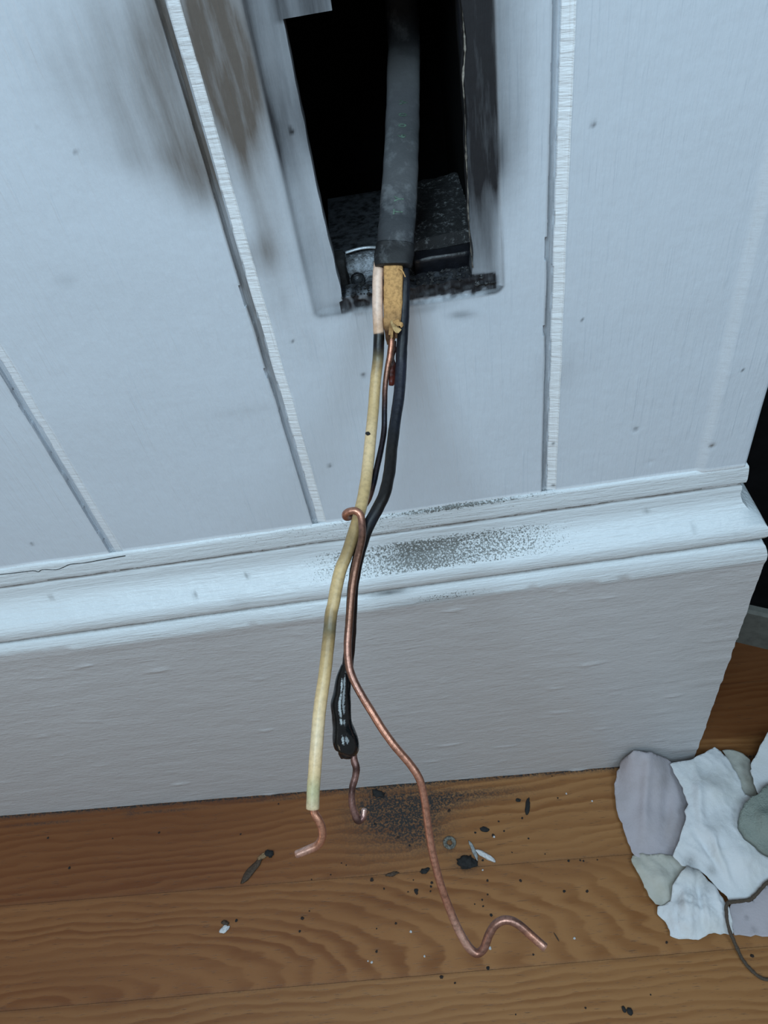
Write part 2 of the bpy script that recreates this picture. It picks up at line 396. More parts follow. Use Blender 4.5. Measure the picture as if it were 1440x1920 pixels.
    dirt_shade = np.stack([np.clip(soot, 0, 1), np.clip(br, 0, 1), np.clip(sp, 0, 1)], -1).reshape(-1, 3)
    V = np.stack([Xj, y, Zj], -1).reshape(-1, 3)
    nx = len(xs); F_ = []; cells = {}
    for j in range(len(zs) - 1):
        zc = (zs[j] + zs[j + 1]) / 2
        for i in range(nx - 1):
            if hole_cell((xs[i] + xs[i + 1]) / 2, zc): continue
            F_.append((j * nx + i, j * nx + i + 1, (j + 1) * nx + i + 1, (j + 1) * nx + i)); cells[(i, j)] = 1
    V = list(map(tuple, V)); D = [tuple(a) for a in dirt_shade]
    # thickness of the board around the opening (jagged, 9 mm)
    for (i, j) in list(cells):
        for di, dj, e in ((1, 0, (1, 3)), (-1, 0, (0, 2)), (0, 1, (2, 3)), (0, -1, (0, 1))):
            if (i + di, j + dj) in cells or not (0 <= i + di < nx - 1 and 0 <= j + dj < len(zs) - 1): continue
            c4 = [j * nx + i, j * nx + i + 1, (j + 1) * nx + i, (j + 1) * nx + i + 1]
            a, b = c4[e[0]], c4[e[1]]
            n0 = len(V)
            for q in (a, b): V.append((V[q][0], 0.009, V[q][2])); D.append((1, 0, 0)); fresh_lit.append((0, 0, 0))
            F_.append((a, b, n0 + 1, n0))
    # outer corner return and wall back
    n0 = len(V); last = [j * nx + nx - 1 for j in range(len(zs))]
    for q in last: V.append((XE, 0.30, V[q][2])); D.append((0.1, 0, 0)); fresh_lit.append((0, 0, 0))
    for k in range(len(last) - 1): F_.append((last[k], n0 + k, n0 + k + 1, last[k + 1]))
    o = mk('wall_back', V, F_, M_board, attr={'dirt_shade': D, 'fresh_lit': fresh_lit}); tag(o, kind='structure')
    o.data.polygons.foreach_set('use_smooth', [True] * len(o.data.polygons))
    es = o.modifiers.new('edges', 'EDGE_SPLIT'); es.split_angle = math.radians(50)
wall()

# dark stud cavity behind the opening
def box_faces(V, F_, x0, x1, y0, y1, z0, z1, skip=()):
    n = len(V)
    for z in (z0, z1):
        for y in (y0, y1):
            for x in (x0, x1): V.append((x, y, z))
    fs = {'-z': (0, 2, 3, 1), '+z': (4, 5, 7, 6), '-y': (0, 1, 5, 4), '+y': (2, 6, 7, 3), '-x': (0, 4, 6, 2), '+x': (1, 3, 7, 5)}
    for k, f in fs.items():
        if k not in skip: F_.append(tuple(n + i for i in f))
V, F_ = [], []
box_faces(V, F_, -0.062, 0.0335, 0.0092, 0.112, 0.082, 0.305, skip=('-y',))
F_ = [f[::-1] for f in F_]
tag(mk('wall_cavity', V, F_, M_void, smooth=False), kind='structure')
# stud side seen at the right of the opening
xs_ = np.linspace(0.0302, 0.0334, 3); V, F_ = [], []
NZ = 60
for j in range(NZ + 1):
    z = 0.100 + 0.2 * j / NZ
    w = 0.0006 * n3(1, z * 60, 2)
    V += [(0.0334, 0.0092, z), (0.0312 + w, 0.0098, z), (0.0322 + w, 0.031 + 3 * w, z), (0.0334, 0.032, z)]
for j in range(NZ):
    for k in range(3): F_.append((j * 4 + k, j * 4 + k + 1, j * 4 + 5 + k, j * 4 + 4 + k))
tag(mk('trim_1', V, F_, plain('charred_stud', (0.010, 0.012, 0.018), 0.55, 260, 0.6, 0.8), smooth=True), kind='structure')

# ------------------------------------------------------------------ baseboard with moulded cap, mitred round the corner
PROF = [(-0.3, 1.3), (0.6, 0.9), (1.1, 0.2), (1.4, -1.0), (1.6, -4.5), (1.8, -8.0), (1.7, -9.8), (1.0, -10.6), (0.1, -11.2), (0.0, -12.2), (0.7, -13.0), (1.0, -15.0), (1.0, -18.0), (1.5, -20.5), (2.4, -22.6),
        (3.9, -24.6), (6.0, -26.6), (8.4, -28.4), (10.8, -30.2), (12.4, -31.8), (13.2, -34.0), (13.5, -36.4), (13.3, -38.6), (12.6, -40.2), (11.0, -41.0), (10.8, -42.4), (12.2, -43.4),
        (13.7, -45.0), (14.5, -47.5), (14.9, -50.5), (15.1, -54.0), (15.1, -57.0)]
def baseboard():
    SPECKS = []
    for px, py, d_, rx, rz, kb, ks in ((308, 1073, -.0015, 4, .8, 1.0, 0), (95, 1121, -.003, 1.2, 1, .5, .3), (365, 1113, -.008, .8, .8, 0, .8), (463, 1080, -.004, 1, .8, 0, .6), (1302, 993, -.010, 1, .8, 0, .8), (1376, 992, -.010, 1.6, .8, 0, .5), (1215, 965, -.004, 1.5, 1, 0, .4), (450, 1118, -.009, 5, 2.5, 0, .12), (730, 1120, -.015, 9, .7, .2, .75), (775, 1128, -.015, 5, .6, .2, .6)):
        q = on_y(px, py, d_); SPECKS.append((q[0], q[2], rx / 1000, rz / 1000, kb, ks))
    prof = [(a, b) for a, b in PROF]
    prof += [(15.0, -57 - 0.7 * k) for k in range(1, 24)]
    zend = [prof[-1][1] - k * 1.25 for k in range(1, 180)]
    prof += [(15.0, z) for z in zend]
    prof = np.array(prof) / 1000
    # path: along x, then round the corner into +y
    st = list(np.arange(-0.56, -0.26, 0.006)) + list(np.arange(-0.26, XE - 0.0001, 0.0014))
    V = []; D = []; FR = []; rows = []
    def dirt_shade_at(x, z):
        s = 0; b = 0; br = 0
        t = (x - 0.012) * 1000; zm = z * 1000
        if -31 < zm < -17:                                    # speckled cove
            b = 1.0 * math.exp(-((x + 0.006) / 0.030) ** 2) + 0.72 * math.exp(-((x - 0.042) / 0.032) ** 2) + 0.5 * math.exp(-((x + 0.048) / 0.020) ** 2) + 0.2; s = 0.30 * math.exp(-((x + 0.010) / 0.016) ** 2) * math.exp(-((zm + 25) / 3) ** 2)
            b *= sm(-16.5, -19.5, zm) * sm(-32, -29.5, zm)
        elif zm > -12: b = 0.40 + 0.25 * math.exp(-((x + 0.03) / 0.05) ** 2)
        if zm > -0.2: b = max(b, 0.9 * math.exp(-((x - 0.015) / 0.04) ** 2) + 0.35); s = max(s, 0.5 * math.exp(-((x - 0.02) / 0.035) ** 2) * (0.6 + n3(x * 300, 1, 1)))
        if -12.6 < zm < -10.4: br = 0.8  # shade in the crevice under the lip, painted in along with grime
        if -43.0 < zm < -40.6: br = 0.8  # crevice under the nose, shade and grime painted together
        lz = -51.5 - 4.5 * sm(0.03, 0.10, x) + 3.5 * n3(x * 20, 0.3, 2) + 1.6 * n3(x * 110, 3, 1)
        if abs(zm + 48.5) < 2.5: b = max(b, 0.8 * math.exp(-((x - 0.006) / 0.03) ** 2)); s = max(s, 0.9 * math.exp(-((x - 0.0) / 0.026) ** 2) * math.exp(-((zm + 49.5) / 0.9) ** 2))
        for sx, sz, rx, rz, kb, ks in SPECKS:
            e = math.exp(-((x - sx) / rx) ** 2 - ((z - sz) / rz) ** 2); br = max(br, kb * e); s = max(s, ks * e)
        return s, br, b, lz
    def fill(path):
        for (cx_, cy_, ox, oy, xpar) in path:
            row = []
            for k, (p, z) in enumerate(prof):
                s, br, b, lz = dirt_shade_at(xpar, z)
                zm = z * 1000
                bottom = fz(cx_ + ox * 0.015)
                zz = max(z, bottom - 0.0005)
                n = 0.0
                if zm < -48.5:                                   # ragged end of the thick paint layer, then brushed flat
                    n += 0.00035 * sm(-0.8, 0.2, zm - lz) + 0.0006 * math.exp(-((zm - lz - 0.4) / 0.7) ** 2) * (0.6 + n3(xpar * 60, 8, 8))
                    n += 0.00022 * n3(xpar * 45, z * 110, 2.2) + 0.00006 * n3(xpar * 160, z * 380, 4.4)
                    chip = n3(xpar * 55, z * 240, 7.7)
                    if chip > 0.52: n += 0.0010 * (chip - 0.52) * 2
                    if xpar > 0.10: n += 0.0005 * max(0, n3(xpar * 70, z * 150, 1.1)) * sm(0.10, 0.16, xpar)
                else:
                    n += 0.00018 * n3(xpar * 60, z * 500, 6) + 0.00012 * n3(xpar * 400, z * 400, 6)
                    zz += 0.0004 * n3(xpar * 45, k * 0.2, 6)
                # slight crack between cap and wall at left
                q = p + n
                row.append(len(V)); V.append((cx_ + ox * q, cy_ + oy * q, zz)); D.append((s, br, b)); fq = float(sm(-0.6, 0.4, zm - lz)) if zm < -48.0 else 1.0; FR.append((fq,) * 3)
            rows.append(row)
    fill([(x, 0.0, 0.0, -1.0, x) for x in st])
    fill([(XE, 0.0, 1.0, -1.0, XE)])
    fill([(XE, y, 1.0, 0.0, XE + y) for y in np.arange(0.002, 0.30, 0.004)])
    F_ = []
    for r0, r1 in zip(rows, rows[1:]):
        for k in range(len(prof) - 1): F_.append((r0[k], r0[k + 1], r1[k + 1], r1[k]))
    o = mk('baseboard_back', V, F_, M_base, attr={'dirt_shade': D, 'fresh_lit': FR}); tag(o, kind='structure')
    es = o.modifiers.new('edges', 'EDGE_SPLIT'); es.split_angle = math.radians(58)
baseboard()
# hairline crack along the cap at left
pts = [(-40, 1082), (0, 1077), (30, 1074), (62, 1070), (72, 1072), (80, 1068), (105, 1068), (120, 1063), (132, 1058), (160, 1055), (200, 1048), (235, 1042)]
cr = []
for a, b in pts:
    q = on_y(a, b, -0.0014); cr.append((*q, 0.00022, 0.0003, 0.02, 0.018, 0.016))
v, f, c = sweep(cr, 3, 8)
o = mk('trim_2', v, f, M_soot); tag(o, kind='structure')

# ------------------------------------------------------------------ floor
def floor():
    V, F_, RG, DT = [], [], [], []
    ys = [-0.0750 + 0.0595 * k for k in range(-7, 8)]
    spec = {-1: (-0.262, -0.1335, 4.4), 0: (-0.9, 0.06, 12.0), -2: (0.4, -0.60, 9.0), 1: (0.6, 0.40, 12.0)}
    blobs = [(745, 1525, 90, 54, 1.0), (700, 1505, 40, 28, .35), (830, 1500, 80, 26, .5), (790, 1570, 55, 34, .4), (920, 1487, 90, 14, .4), (875, 1618, 22, 20, .55), (700, 1600, 90, 70, .14), (843, 1592, 14, 14, .25), (245, 1525, 10, 9, .4)]
    bl = []
    for b in blobs:
        q = on_floor(b[0], b[1]); bl.append((q[0], q[1], b[2] / 3100, b[3] / 3300, b[4]))
    for k, y0 in enumerate(ys[:-1]):
        idx = k - 7; y1 = ys[k + 1]
        sp = spec.get(idx, (-1.2 + 0.9 * (k % 3), y0 + 0.3 * (1 if k % 2 else -1), 10.0))
        near = -0.26 < y0 < 0.02
        xs = np.concatenate([np.arange(-0.7, -0.36, 0.02), np.arange(-0.36, 0.24, 0.0016 if near else 0.01), np.arange(0.24, 0.75, 0.02)])
        yv = np.linspace(y0, y1, 34 if near else 8)
        g = 0.00016
        rows = []
        for j, y in enumerate(yv):
            e = min(j, len(yv) - 1 - j); yy = y
            dz = -0.00008 if e == 0 else 0
            if j == 0: yy = y0 + g / 2
            if j == len(yv) - 1: yy = y1 - g / 2
            row = []
            for x in xs:
                row.append(len(V)); V.append((x, yy, fz(x) + dz)); RG.append((sp[0], sp[1], sp[2]))
                s = 0
                if near:
                    for (bx, by, rx, ry, kk) in bl: s += kk * math.exp(-((x - bx) / rx) ** 2 - ((yy - by) / ry) ** 2)
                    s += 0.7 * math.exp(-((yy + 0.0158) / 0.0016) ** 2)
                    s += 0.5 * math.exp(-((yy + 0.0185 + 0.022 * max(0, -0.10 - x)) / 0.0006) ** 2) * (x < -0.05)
                    if e == 0: s += 0.14
                tone = {0: 0.35 + 0.6 * sm(-0.12, 0.05, x), -1: 0.55 + 0.3 * sm(-0.1, 0.1, x), -2: 0.95}.get(idx, 0.5)
                red = (0.85 * sm(0.02, -0.22, x) * (1 if idx == 0 else 0.6)) + (0.9 * sm(0.13, 0.20, x) * (y > 0.0))  # behind the corner: redder wood with the shade there painted in
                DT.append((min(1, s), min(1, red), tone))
            rows.append(row)
        for r0, r1 in zip(rows, rows[1:]):
            for i in range(len(xs) - 1): F_.append((r0[i], r0[i + 1], r1[i + 1], r1[i]))
        # plank edges drop into the seam
        for r, s_ in ((rows[0], -1), (rows[-1], 1)):
            n0 = len(V)
            for i in r: V.append((V[i][0], V[i][1], V[i][2] - 0.004)); RG.append(RG[i]); DT.append((1, 0, 0))
            for i in range(len(r) - 1):
                q = (r[i], n0 + i, n0 + i + 1, r[i + 1]); F_.append(q if s_ < 0 else q[::-1])
    me = mk('floor', V, F_, M_oak, smooth=False, attr={'ring': RG, 'dirt_shade': DT}); tag(me, kind='structure')
floor()
# subfloor below the seams
V, F_ = [], []
for x in (-0.7, 0.75):
    for y in (-0.49, 0.33): V.append((x, y, fz(x) - 0.004))
tag(mk('floor_underside', V, [(0, 2, 3, 1)], M_soot, smooth=False), kind='structure')

# things in the dark gap right of the corner
def rear():
    a = on_floor(1385, 1205); b = on_floor(1440, 1218)
    d = (b - a); d[2] = 0; d /= np.linalg.norm(d)
    nrm = np.array([-d[1], d[0], 0])
    V, F_ = [], []
    p0, p1 = a - d * 0.10, a + d * 0.30
    hts = [(0.0, 0.0), (0.040, 0.0), (0.0425, 0.002), (0.0435, 0.006)]
    for h, off in hts:
        for p in (p0, p1):
            q = p + nrm * off; V.append((q[0], q[1], fz(q[0]) + h))
    for k in range(len(hts) - 1): F_.append((2 * k, 2 * k + 1, 2 * k + 3, 2 * k + 2))
    tag(mk('baseboard_rear', V, F_, M_reargrey, smooth=False), kind='structure')
    V = []
    for h in (0.0, 0.7):
        for p in (p0, p1):
            q = p + nrm * 0.006; V.append((q[0], q[1], fz(q[0]) + h))
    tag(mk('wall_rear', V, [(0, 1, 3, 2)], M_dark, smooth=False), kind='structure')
rear()
V, F_ = [], []
box_faces(V, F_, 0.300, 0.32, -0.14, 0.33, -0.35, 0.55)  # unseen slab added to keep light off the floor behind the corner
tag(mk('light_blocker_right', V, F_, M_dark, smooth=False), kind='structure')

# ------------------------------------------------------------------ metal box bottom in the opening
root = empty('outlet_box', (0.006, 0.045, 0.1035), 'sooty metal box bottom dusted with ash at the foot of the wall opening', 'electrical box')
V, F_ = [], []
nx_, ny_ = 50, 36
x0, x1, y0, y1 = -0.0215, 0.0332, 0.018, 0.068
for j in range(ny_ + 1):
    for i in range(nx_ + 1):
        x = x0 + (x1 - x0) * i / nx_; y = y0 + (y1 - y0) * j / ny_
        right = sm(-0.002, 0.004, x)
        z = 0.1245 + 0.0025 * right * sm(0.0, 0.04, x) + 0.0009 * n3(x * 300, y * 300, 1) * right + 0.0007 * math.exp(-((y - y0) / 0.0018) ** 2)
        V.append((x, y, z))
for j in range(ny_):
    for i in range(nx_):
        a = j * (nx_ + 1) + i; F_.append((a, a + 1, a + nx_ + 2, a + nx_ + 1))
split = len(V)
ixs = [0, nx_, (ny_) * (nx_ + 1) + nx_, ny_ * (nx_ + 1)]
n0 = len(V)
for i in range(nx_ + 1): V.append((V[i][0], y0, 0.1035))
for i in range(nx_): F_.append((i, n0 + i, n0 + i + 1, i + 1))
left = [f for f in F_ if np.mean([V[i][0] for i in f]) < 0.001]; right = [f for f in F_ if np.mean([V[i][0] for i in f]) >= 0.001]
def sub(V, F_):
    used = sorted({i for f in F_ for i in f}); mp = {a: k for k, a in enumerate(used)}
    return [V[i] for i in used], [tuple(mp[i] for i in f) for f in F_]
o = mk('metal_flange', *sub(V, left), M_metal, root)
o = mk('ash_covered_floor', *sub(V, right), M_dusty, root)
lp = [(*on_y(a, b, 0.0172), .00055, .00035, .42, .46, .5) for a, b in ((648, 474), (660, 470), (675, 466), (690, 464), (704, 464))]
v, f, c = sweep(lp, 5, 10)
mk('bright_lip', v, f, vcol_material('bright_steel', 0.35, 0.3), root, attr={'col': c})
# screw boss on the flange
c0 = on_y(671, 524, 0.0175)
v, f, c = sweep([(*(c0 + np.array([0, 0.001, 0])), .0028, .0028, 0, 0, 0), (*(c0 + np.array([0, -0.0006, 0])), .0026, .0026, 0, 0, 0), (*(c0 + np.array([0, -0.0010, 0])), .0018, .0018, 0, 0, 0)], 3, 20, ref=(0, 0, 1))
mk('screw', v, f, M_metal, root)
# side wall of the flange notch at left and dark front lip blocks at right
def irregular_box(name, cx_, cy_, cz, sx, sy, sz, mat, parent, amp=0.0006, fr=220, rotz=0.0):
    bm = bmesh.new(); bmesh.ops.create_cube(bm, size=1); bmesh.ops.subdivide_edges(bm, edges=bm.edges, cuts=6, use_grid_fill=True)
    vs = []
    for v_ in bm.verts:
        q = np.array([v_.co.x * sx, v_.co.y * sy, v_.co.z * sz])
        r = np.array([math.cos(rotz) * q[0] - math.sin(rotz) * q[1], math.sin(rotz) * q[0] + math.cos(rotz) * q[1], q[2]]) + (cx_, cy_, cz)
        r += amp * np.array([n3(*(r * fr)), n3(*(r * fr + 9)), n3(*(r * fr + 31))]); vs.append(r)
    fs = [tuple(v_.index for v_ in f_.verts) for f_ in bm.faces]; bm.free()
    return mk(name, vs, fs, mat, parent)
irregular_box('side_tab', 0.0205, 0.0150, 0.1155, 0.0215, 0.006, 0.0125, plain('black_box_plastic', (0.008, 0.009, 0.013), 0.4, 300, 0.4), root, 0.0007)
irregular_box('side_tab', -0.0185, 0.0140, 0.117, 0.005, 0.008, 0.020, M_soot, root, 0.0007)

# crumbled plaster along the sill, one heap nobody could count
def crumbs():
    V, F_ = [], []
    rnd = random.Random(3)
    for k in range(150):
        px = rnd.uniform(640, 930); 
        if 700 < px < 765: continue
        q = on_y(px, 548 - 0.05 * (px - 640) + rnd.gauss(0, 7), 0.0)
        x = q[0]; z = max(0.1145, min(0.1200, q[2])); s = rnd.uniform(0.0003, 0.0010)
        y = rnd.uniform(-0.0002, 0.008) if HX0 < x < HX1 else 0.0006
        if HX0 < x < HX1: z = HZ0 + 0.0004
        n = len(V)
        for dx, dy, dz in ((1, 0, 0), (-1, 0, 0), (0, 1, 0), (0, -1, 0), (0, 0, 1), (0, 0, -1)):
            f_ = rnd.uniform(.6, 1.3); V.append((x + dx * s * f_, y + dy * s * f_, z + dz * s * f_))
        for a, b, c in ((0, 2, 4), (2, 1, 4), (1, 3, 4), (3, 0, 4), (2, 0, 5), (1, 2, 5), (3, 1, 5), (0, 3, 5)): F_.append((n + a, n + b, n + c))
    o = mk('plaster_rubble', V, F_, M_dusty, smooth=False); base_at(o, (0, 0.004, 0.1175))
    tag(o, 'charred plaster rubble lying along the sill of the wall opening', 'rubble', kind='stuff')
crumbs()
# thin torn paper edge at the right side of the opening and frayed fibres
edge = [(867, 20), (870, 60), (872, 100), (868, 150), (871, 200), (873, 260), (874, 300), (877, 350), (878, 400), (881, 450), (886, 500)]
ct = []
for i, (a, b) in enumerate(edge):
    q = on_y(a, b, 0.0006); k = [.25, .5, .8, .9, .3, .3, .5, .6, .5, .4, .4][i]
    ct.append((*q, 0.00007 + 0.00012 * k, 0.0004, .40 * k, .38 * k, .34 * k))
v, f, c = sweep(ct, 5, 8, wob=0.0005, wf=700)
o = mk('torn_paper_edge', v, f, M_paper, attr={'col': c}); base_at(o, on_y(886, 500, 0.0006))
tag(o, 'thin pale torn paper edge along the right side of the wall opening', 'paper')

# ------------------------------------------------------------------ the burnt cable
root = empty('burnt_cable', tuple(P(742, 440, .262)), 'burnt black electrical cable hanging out of the wall opening with three stripped wires', 'cable')
def path(rows, asp=1.0):
    """rows: px, py, axial distance, radius mm, colour"""
    return [(*P(a, b, d), r / 1000 * (1.0), r / 1000 * asp, *c) for (a, b, d, r, c) in rows]
K = (0.016, 0.018, 0.022); K2 = (0.030, 0.034, 0.040); DUST = (0.060, 0.064, 0.070)
top = P(758, 60, .281)
rows = [(737, 494, .2625, 6.35, K), (740, 470, .2625, 6.35, K), (742, 440, .2630, 6.35, K2), (746, 400, .2645, 6.3, K2), (749, 350, .2665, 6.2, DUST), (752, 300, .2690, 6.1, DUST),
        (754, 250, .2720, 6.05, DUST), (755.5, 200, .2750, 6.0, (0.09, 0.095, 0.105)), (756.5, 130, .2790, 6.0, (0.15, 0.16, 0.17)), (757, 70, .2830, 6.0, K)]  # paler greys near the top paint in a sheen deep in the opening
ct = path(rows, 0.50)
e = np.array(ct[-1][:3]); up = [(e[0] + .001, e[1] + .007, e[2] + .022), (e[0] + .001, e[1] + .010, e[2] + .060), (e[0] + .001, e[1] + .010, 0.304)]
ct += [(*u, 0.0060, 0.0030, *K) for u in up]
v, f, c = sweep(ct, 8, 36, power=2.6, wob=0.00022, wf=230, cap=0.15)
JV, JF = v, f
jacket = mk('jacket', v, f, M_jack, root, attr={'col': c})
# melted collar at the jacket's cut end
rows = [(737.5, 499, .2620, 6.2, K), (737.5, 496, .2620, 6.6, K), (738, 488, .2622, 6.75, K), (740, 470, .2625, 6.6, K), (740.7, 459, .2627, 6.40, K)]
v, f, c = sweep(path(rows, 0.56), 6, 36, power=2.6, wob=0.0003, wf=300, cap=0.1)
tape = mk('tape_band', v, f, M_jack, jacket, attr={'col': [(0.008, 0.009, 0.011)] * len(c)})
# printing on the jacket, reading upward
from mathutils.bvhtree import BVHTree
def letters(chars, note):
    bvh = BVHTree.FromPolygons([tuple(a) for a in JV], JF)
    V, F_ = [], []
    for ch, px, py, d, size in chars:
        cu = bpy.data.curves.new('t', 'FONT'); cu.body = ch; cu.size = size; cu.align_x = 'CENTER'; cu.align_y = 'CENTER'; cu.resolution_u = 3; cu.offset = 0.00011
        to = bpy.data.objects.new('t', cu); COL.objects.link(to)
        dg = bpy.context.evaluated_depsgraph_get(); me = bpy.data.meshes.new_from_object(to.evaluated_get(dg))
        bpy.data.objects.remove(to)
        c0 = P(px, py, d); adv = P(px + 0.05 * 8, py - 8, d + 0.0011) - c0; adv /= np.linalg.norm(adv)
        upv = -M[:, 0]; upv = upv - adv * (upv @ adv); upv /= np.linalg.norm(upv)
        n = len(V)
        for q in me.vertices:
            w = c0 + adv * q.co.x + upv * q.co.y; dr = Vector(w - CAM).normalized(); hit = bvh.ray_cast(Vector(CAM), dr)
            V.append(np.array(hit[0] - dr * 0.0002) if hit[0] else w)
        for p in me.polygons: F_.append(tuple(n + i for i in p.vertices))
        bpy.data.curves.remove(cu) if cu.users == 0 else None
    m = plain('faded_green_print', (0.10, 0.17, 0.13), 0.7, 900, 0.7)
    o = mk('printing', V, F_, m, jacket, smooth=False); tag(o, note)
letters((('6', 754, 255, .2660, .0038), ('0', 755, 235, .2670, .0038), ('0', 756, 215, .2682, .0038), ('V', 757, 192, .2700, .0038)), 'faded sideways printing reading 600V')
letters((('T', 747, 397, .2608, .0045), ('Y', 749, 373, .2618, .0045)), 'green sideways printing reading TY')
# kraft paper filler between the insulated wires
T1 = (0.56, 0.32, 0.13); T2 = (0.40, 0.23, 0.10); T3 = (0.10, 0.05, 0.025)
rows = [(737, 496, .2620, 3.3, T1), (737.5, 520, .2622, 3.3, T1), (737, 545, .2628, 3.25, T1), (737, 570, .2635, 3.2, T1), (736, 592, .2645, 3.1, T2), (734, 606, .2652, 2.9, T2), (733, 620, .266, 2.3, T3), (732, 634, .267, 1.7, T3), (732, 645, .268, 1.2, T3)]
v, f, c = sweep(path(rows, 0.55), 6, 24, power=4, wob=0.0002, wf=500)
wrap = mk('paper_filler', v, f, M_paper, root, attr={'col': c})
frs = [[(741, 600, .2622), (746, 606, .2600), (752, 608, .2595), (754, 612, .2600)], [(736, 602, .2625), (740, 612, .2610), (745, 621, .2608), (750, 616, .2606)], [(733, 608, .264), (732, 618, .2625), (731, 628, .2625)],
       [(737, 606, .263), (736, 618, .2620), (734, 634, .2625)], [(739, 604, .263), (742, 618, .2615), (743, 634, .2625)], [(748, 503, .2598), (753, 506, .2590), (757, 513, .2592), (760, 519, .2595)]]
for i, fr in enumerate(frs):
    ct = []
    for k, (a, b, d) in enumerate(fr):
        w = (1.1, 1.0, .6, .5, .55, .3)[i] * (1 - 0.4 * k / len(fr)); col = (T1, (0.50, 0.34, 0.16), T2, T2, T3, T1)[i]
        ct.append((*P(a, b, d), w / 1000, 0.00018, *col))
    v, f, c = sweep(ct, 5, 12, wob=0.0002, wf=900)
    mk('torn_strip', v, f, M_paper, wrap, attr={'col': c})
# neutral wire: cream, charred, then yellowed
CR = (0.74, 0.54, 0.43); CR2 = (0.62, 0.41, 0.28); BK = (0.010, 0.009, 0.009); YE = (0.55, 0.39, 0.19); YD = (0.32, 0.22, 0.10); YL = (0.68, 0.50, 0.28); GR = (0.15, 0.12, 0.065)
rows = [(711, 492, .2640, 1.85, CR), (708.5, 520, .2638, 1.85, CR), (708, 550, .2642, 1.85, CR), (708, 580, .2650, 1.85, CR), (709.5, 612, .2665, 1.88, CR2), (710, 623, .267, 1.9, CR2), (710.5, 628, .2672, 1.92, BK), (710, 652, .268, 1.95, BK),
        (709, 672, .269, 1.95, GR), (707, 690, .269, 1.95, YD), (704, 716, .269, 1.95, YE), (700, 768, .268, 1.95, YE), (695, 820, .265, 1.98, YL), (690, 870, .261, 1.98, YL), (684, 915, .2565, 1.98, YE), (675, 958, .252, 1.98, YE),
        (662, 1003, .2485, 1.98, YD), (650, 1040, .246, 1.98, YD), (639, 1067, .2445, 1.98, YE), (631, 1100, .243, 1.98, YE), (625, 1133, .2415, 1.98, YE), (621, 1150, .241, 1.98, YD), (618, 1180, .240, 1.98, GR), (615.5, 1205, .2385, 1.98, YD), (608.5, 1267, .236, 1.98, YE),
        (600, 1325, .234, 1.98, YL), (595, 1380, .2325, 1.98, (0.68, 0.53, 0.33)), (590.5, 1440, .231, 1.98, YL), (587.5, 1480, .2305, 1.98, (0.46, 0.42, 0.24)), (586.3, 1516, .230, 1.98, (0.60, 0.46, 0.29))]
v, f, c = sweep(path(rows), 7, 28, wob=0.00006, wf=400, cap=0.1)
neu = mk('yellowed_wire', v, f, M_ins, root, attr={'col': c})
CO = (0.55, 0.26, 0.17); COD = (0.26, 0.12, 0.085); COP = (0.62, 0.36, 0.28)
rows = [(588, 1510, .2300, 1.2, COD), (589, 1524, .2300, 1.25, CO), (597, 1537, .2300, 1.25, CO), (603, 1552, .2302, 1.25, CO), (604, 1569, .2305, 1.25, CO), (596, 1584, .231, 1.25, CO), (578, 1593, .2315, 1.25, COP), (556, 1602, .232, 1.15, COP)]
v, f, c = sweep(path(rows), 7, 20, cap=0.3)
tag(mk('copper_hook', v, f, M_cop, neu, attr={'col': c}), 'bare copper end bent into a hook')
a = P(690, 813, .2630); v, f, c = sweep([(*P(686, 812, .2635), .0004, .0003, 0, 0, 0), (*P(690, 813, .2632), .0007, .0003, 0, 0, 0), (*P(694, 815, .2634), .0003, .0002, 0, 0, 0)], 4, 10)
mk('scorch_spot', v, f, M_soot, neu)
# hot wire: black, with a molten blob and bare stub
N1 = (0.010, 0.012, 0.018); N2 = (0.011, 0.010, 0.010); N3 = (0.016, 0.008, 0.006)
rows = [(757, 492, .2650, 1.6, N1), (759, 530, .2640, 1.75, N1), (758, 570, .2645, 1.85, N1), (756, 612, .266, 1.9, N1), (753, 660, .267, 1.95, N1), (752, 690, .267, 1.95, (0.018, 0.02, 0.032)), (748, 742, .2655, 1.95, (0.016, 0.018, 0.028)), (740, 796, .263, 1.95, N1), (734, 846, .2595, 1.98, N2),
        (730, 886, .256, 1.98, N2), (721, 926, .2525, 1.98, N2), (709, 952, .251, 1.98, N2), (696, 976, .2505, 1.98, N1), (685, 1000, .2500, 1.98, N2), (676, 1030, .2480, 1.9, N2), (668, 1063, .246, 1.85, N3), (662, 1100, .2445, 1.75, N3), (659, 1150, .2425, 1.8, N3), (656.5, 1200, .241, 1.8, N3),
        (653, 1238, .2400, 1.75, N3), (649, 1262, .239, 2.0, N3)]
v, f, c = sweep(path(rows), 7, 26, wob=0.00012, wf=350)
hot = mk('black_wire', v, f, M_char, root, attr={'col': c})
N4 = (0.007, 0.008, 0.009)
rows = [(649, 1250, .2395, 1.8, N4), (645, 1275, .2385, 2.3, N4), (641, 1300, .238, 2.75, N4), (639, 1333, .237, 2.95, N4), (641, 1355, .2365, 3.15, N4), (645.5, 1375, .236, 3.7, N4), (649, 1392, .2355, 3.95, N4), (650, 1405, .2355, 3.6, N4), (648, 1413, .2355, 2.4, N4)]
v, f, c = sweep(path(rows), 8, 30, wob=0.00055, wf=190, cap=0.6)
melt = mk('molten_blob', v, f, M_melt, hot, attr={'col': c})
rows = [(641, 1402, .2355, 1.2, N4), (641, 1414, .2355, .95, N4), (642, 1421, .2355, .6, N4)]
v, f, c = sweep(path(rows), 5, 14); mk('drip', v, f, M_melt, hot, attr={'col': c})
PU = (0.30, 0.17, 0.15); PD = (0.10, 0.055, 0.05); PP = (0.62, 0.42, 0.36)
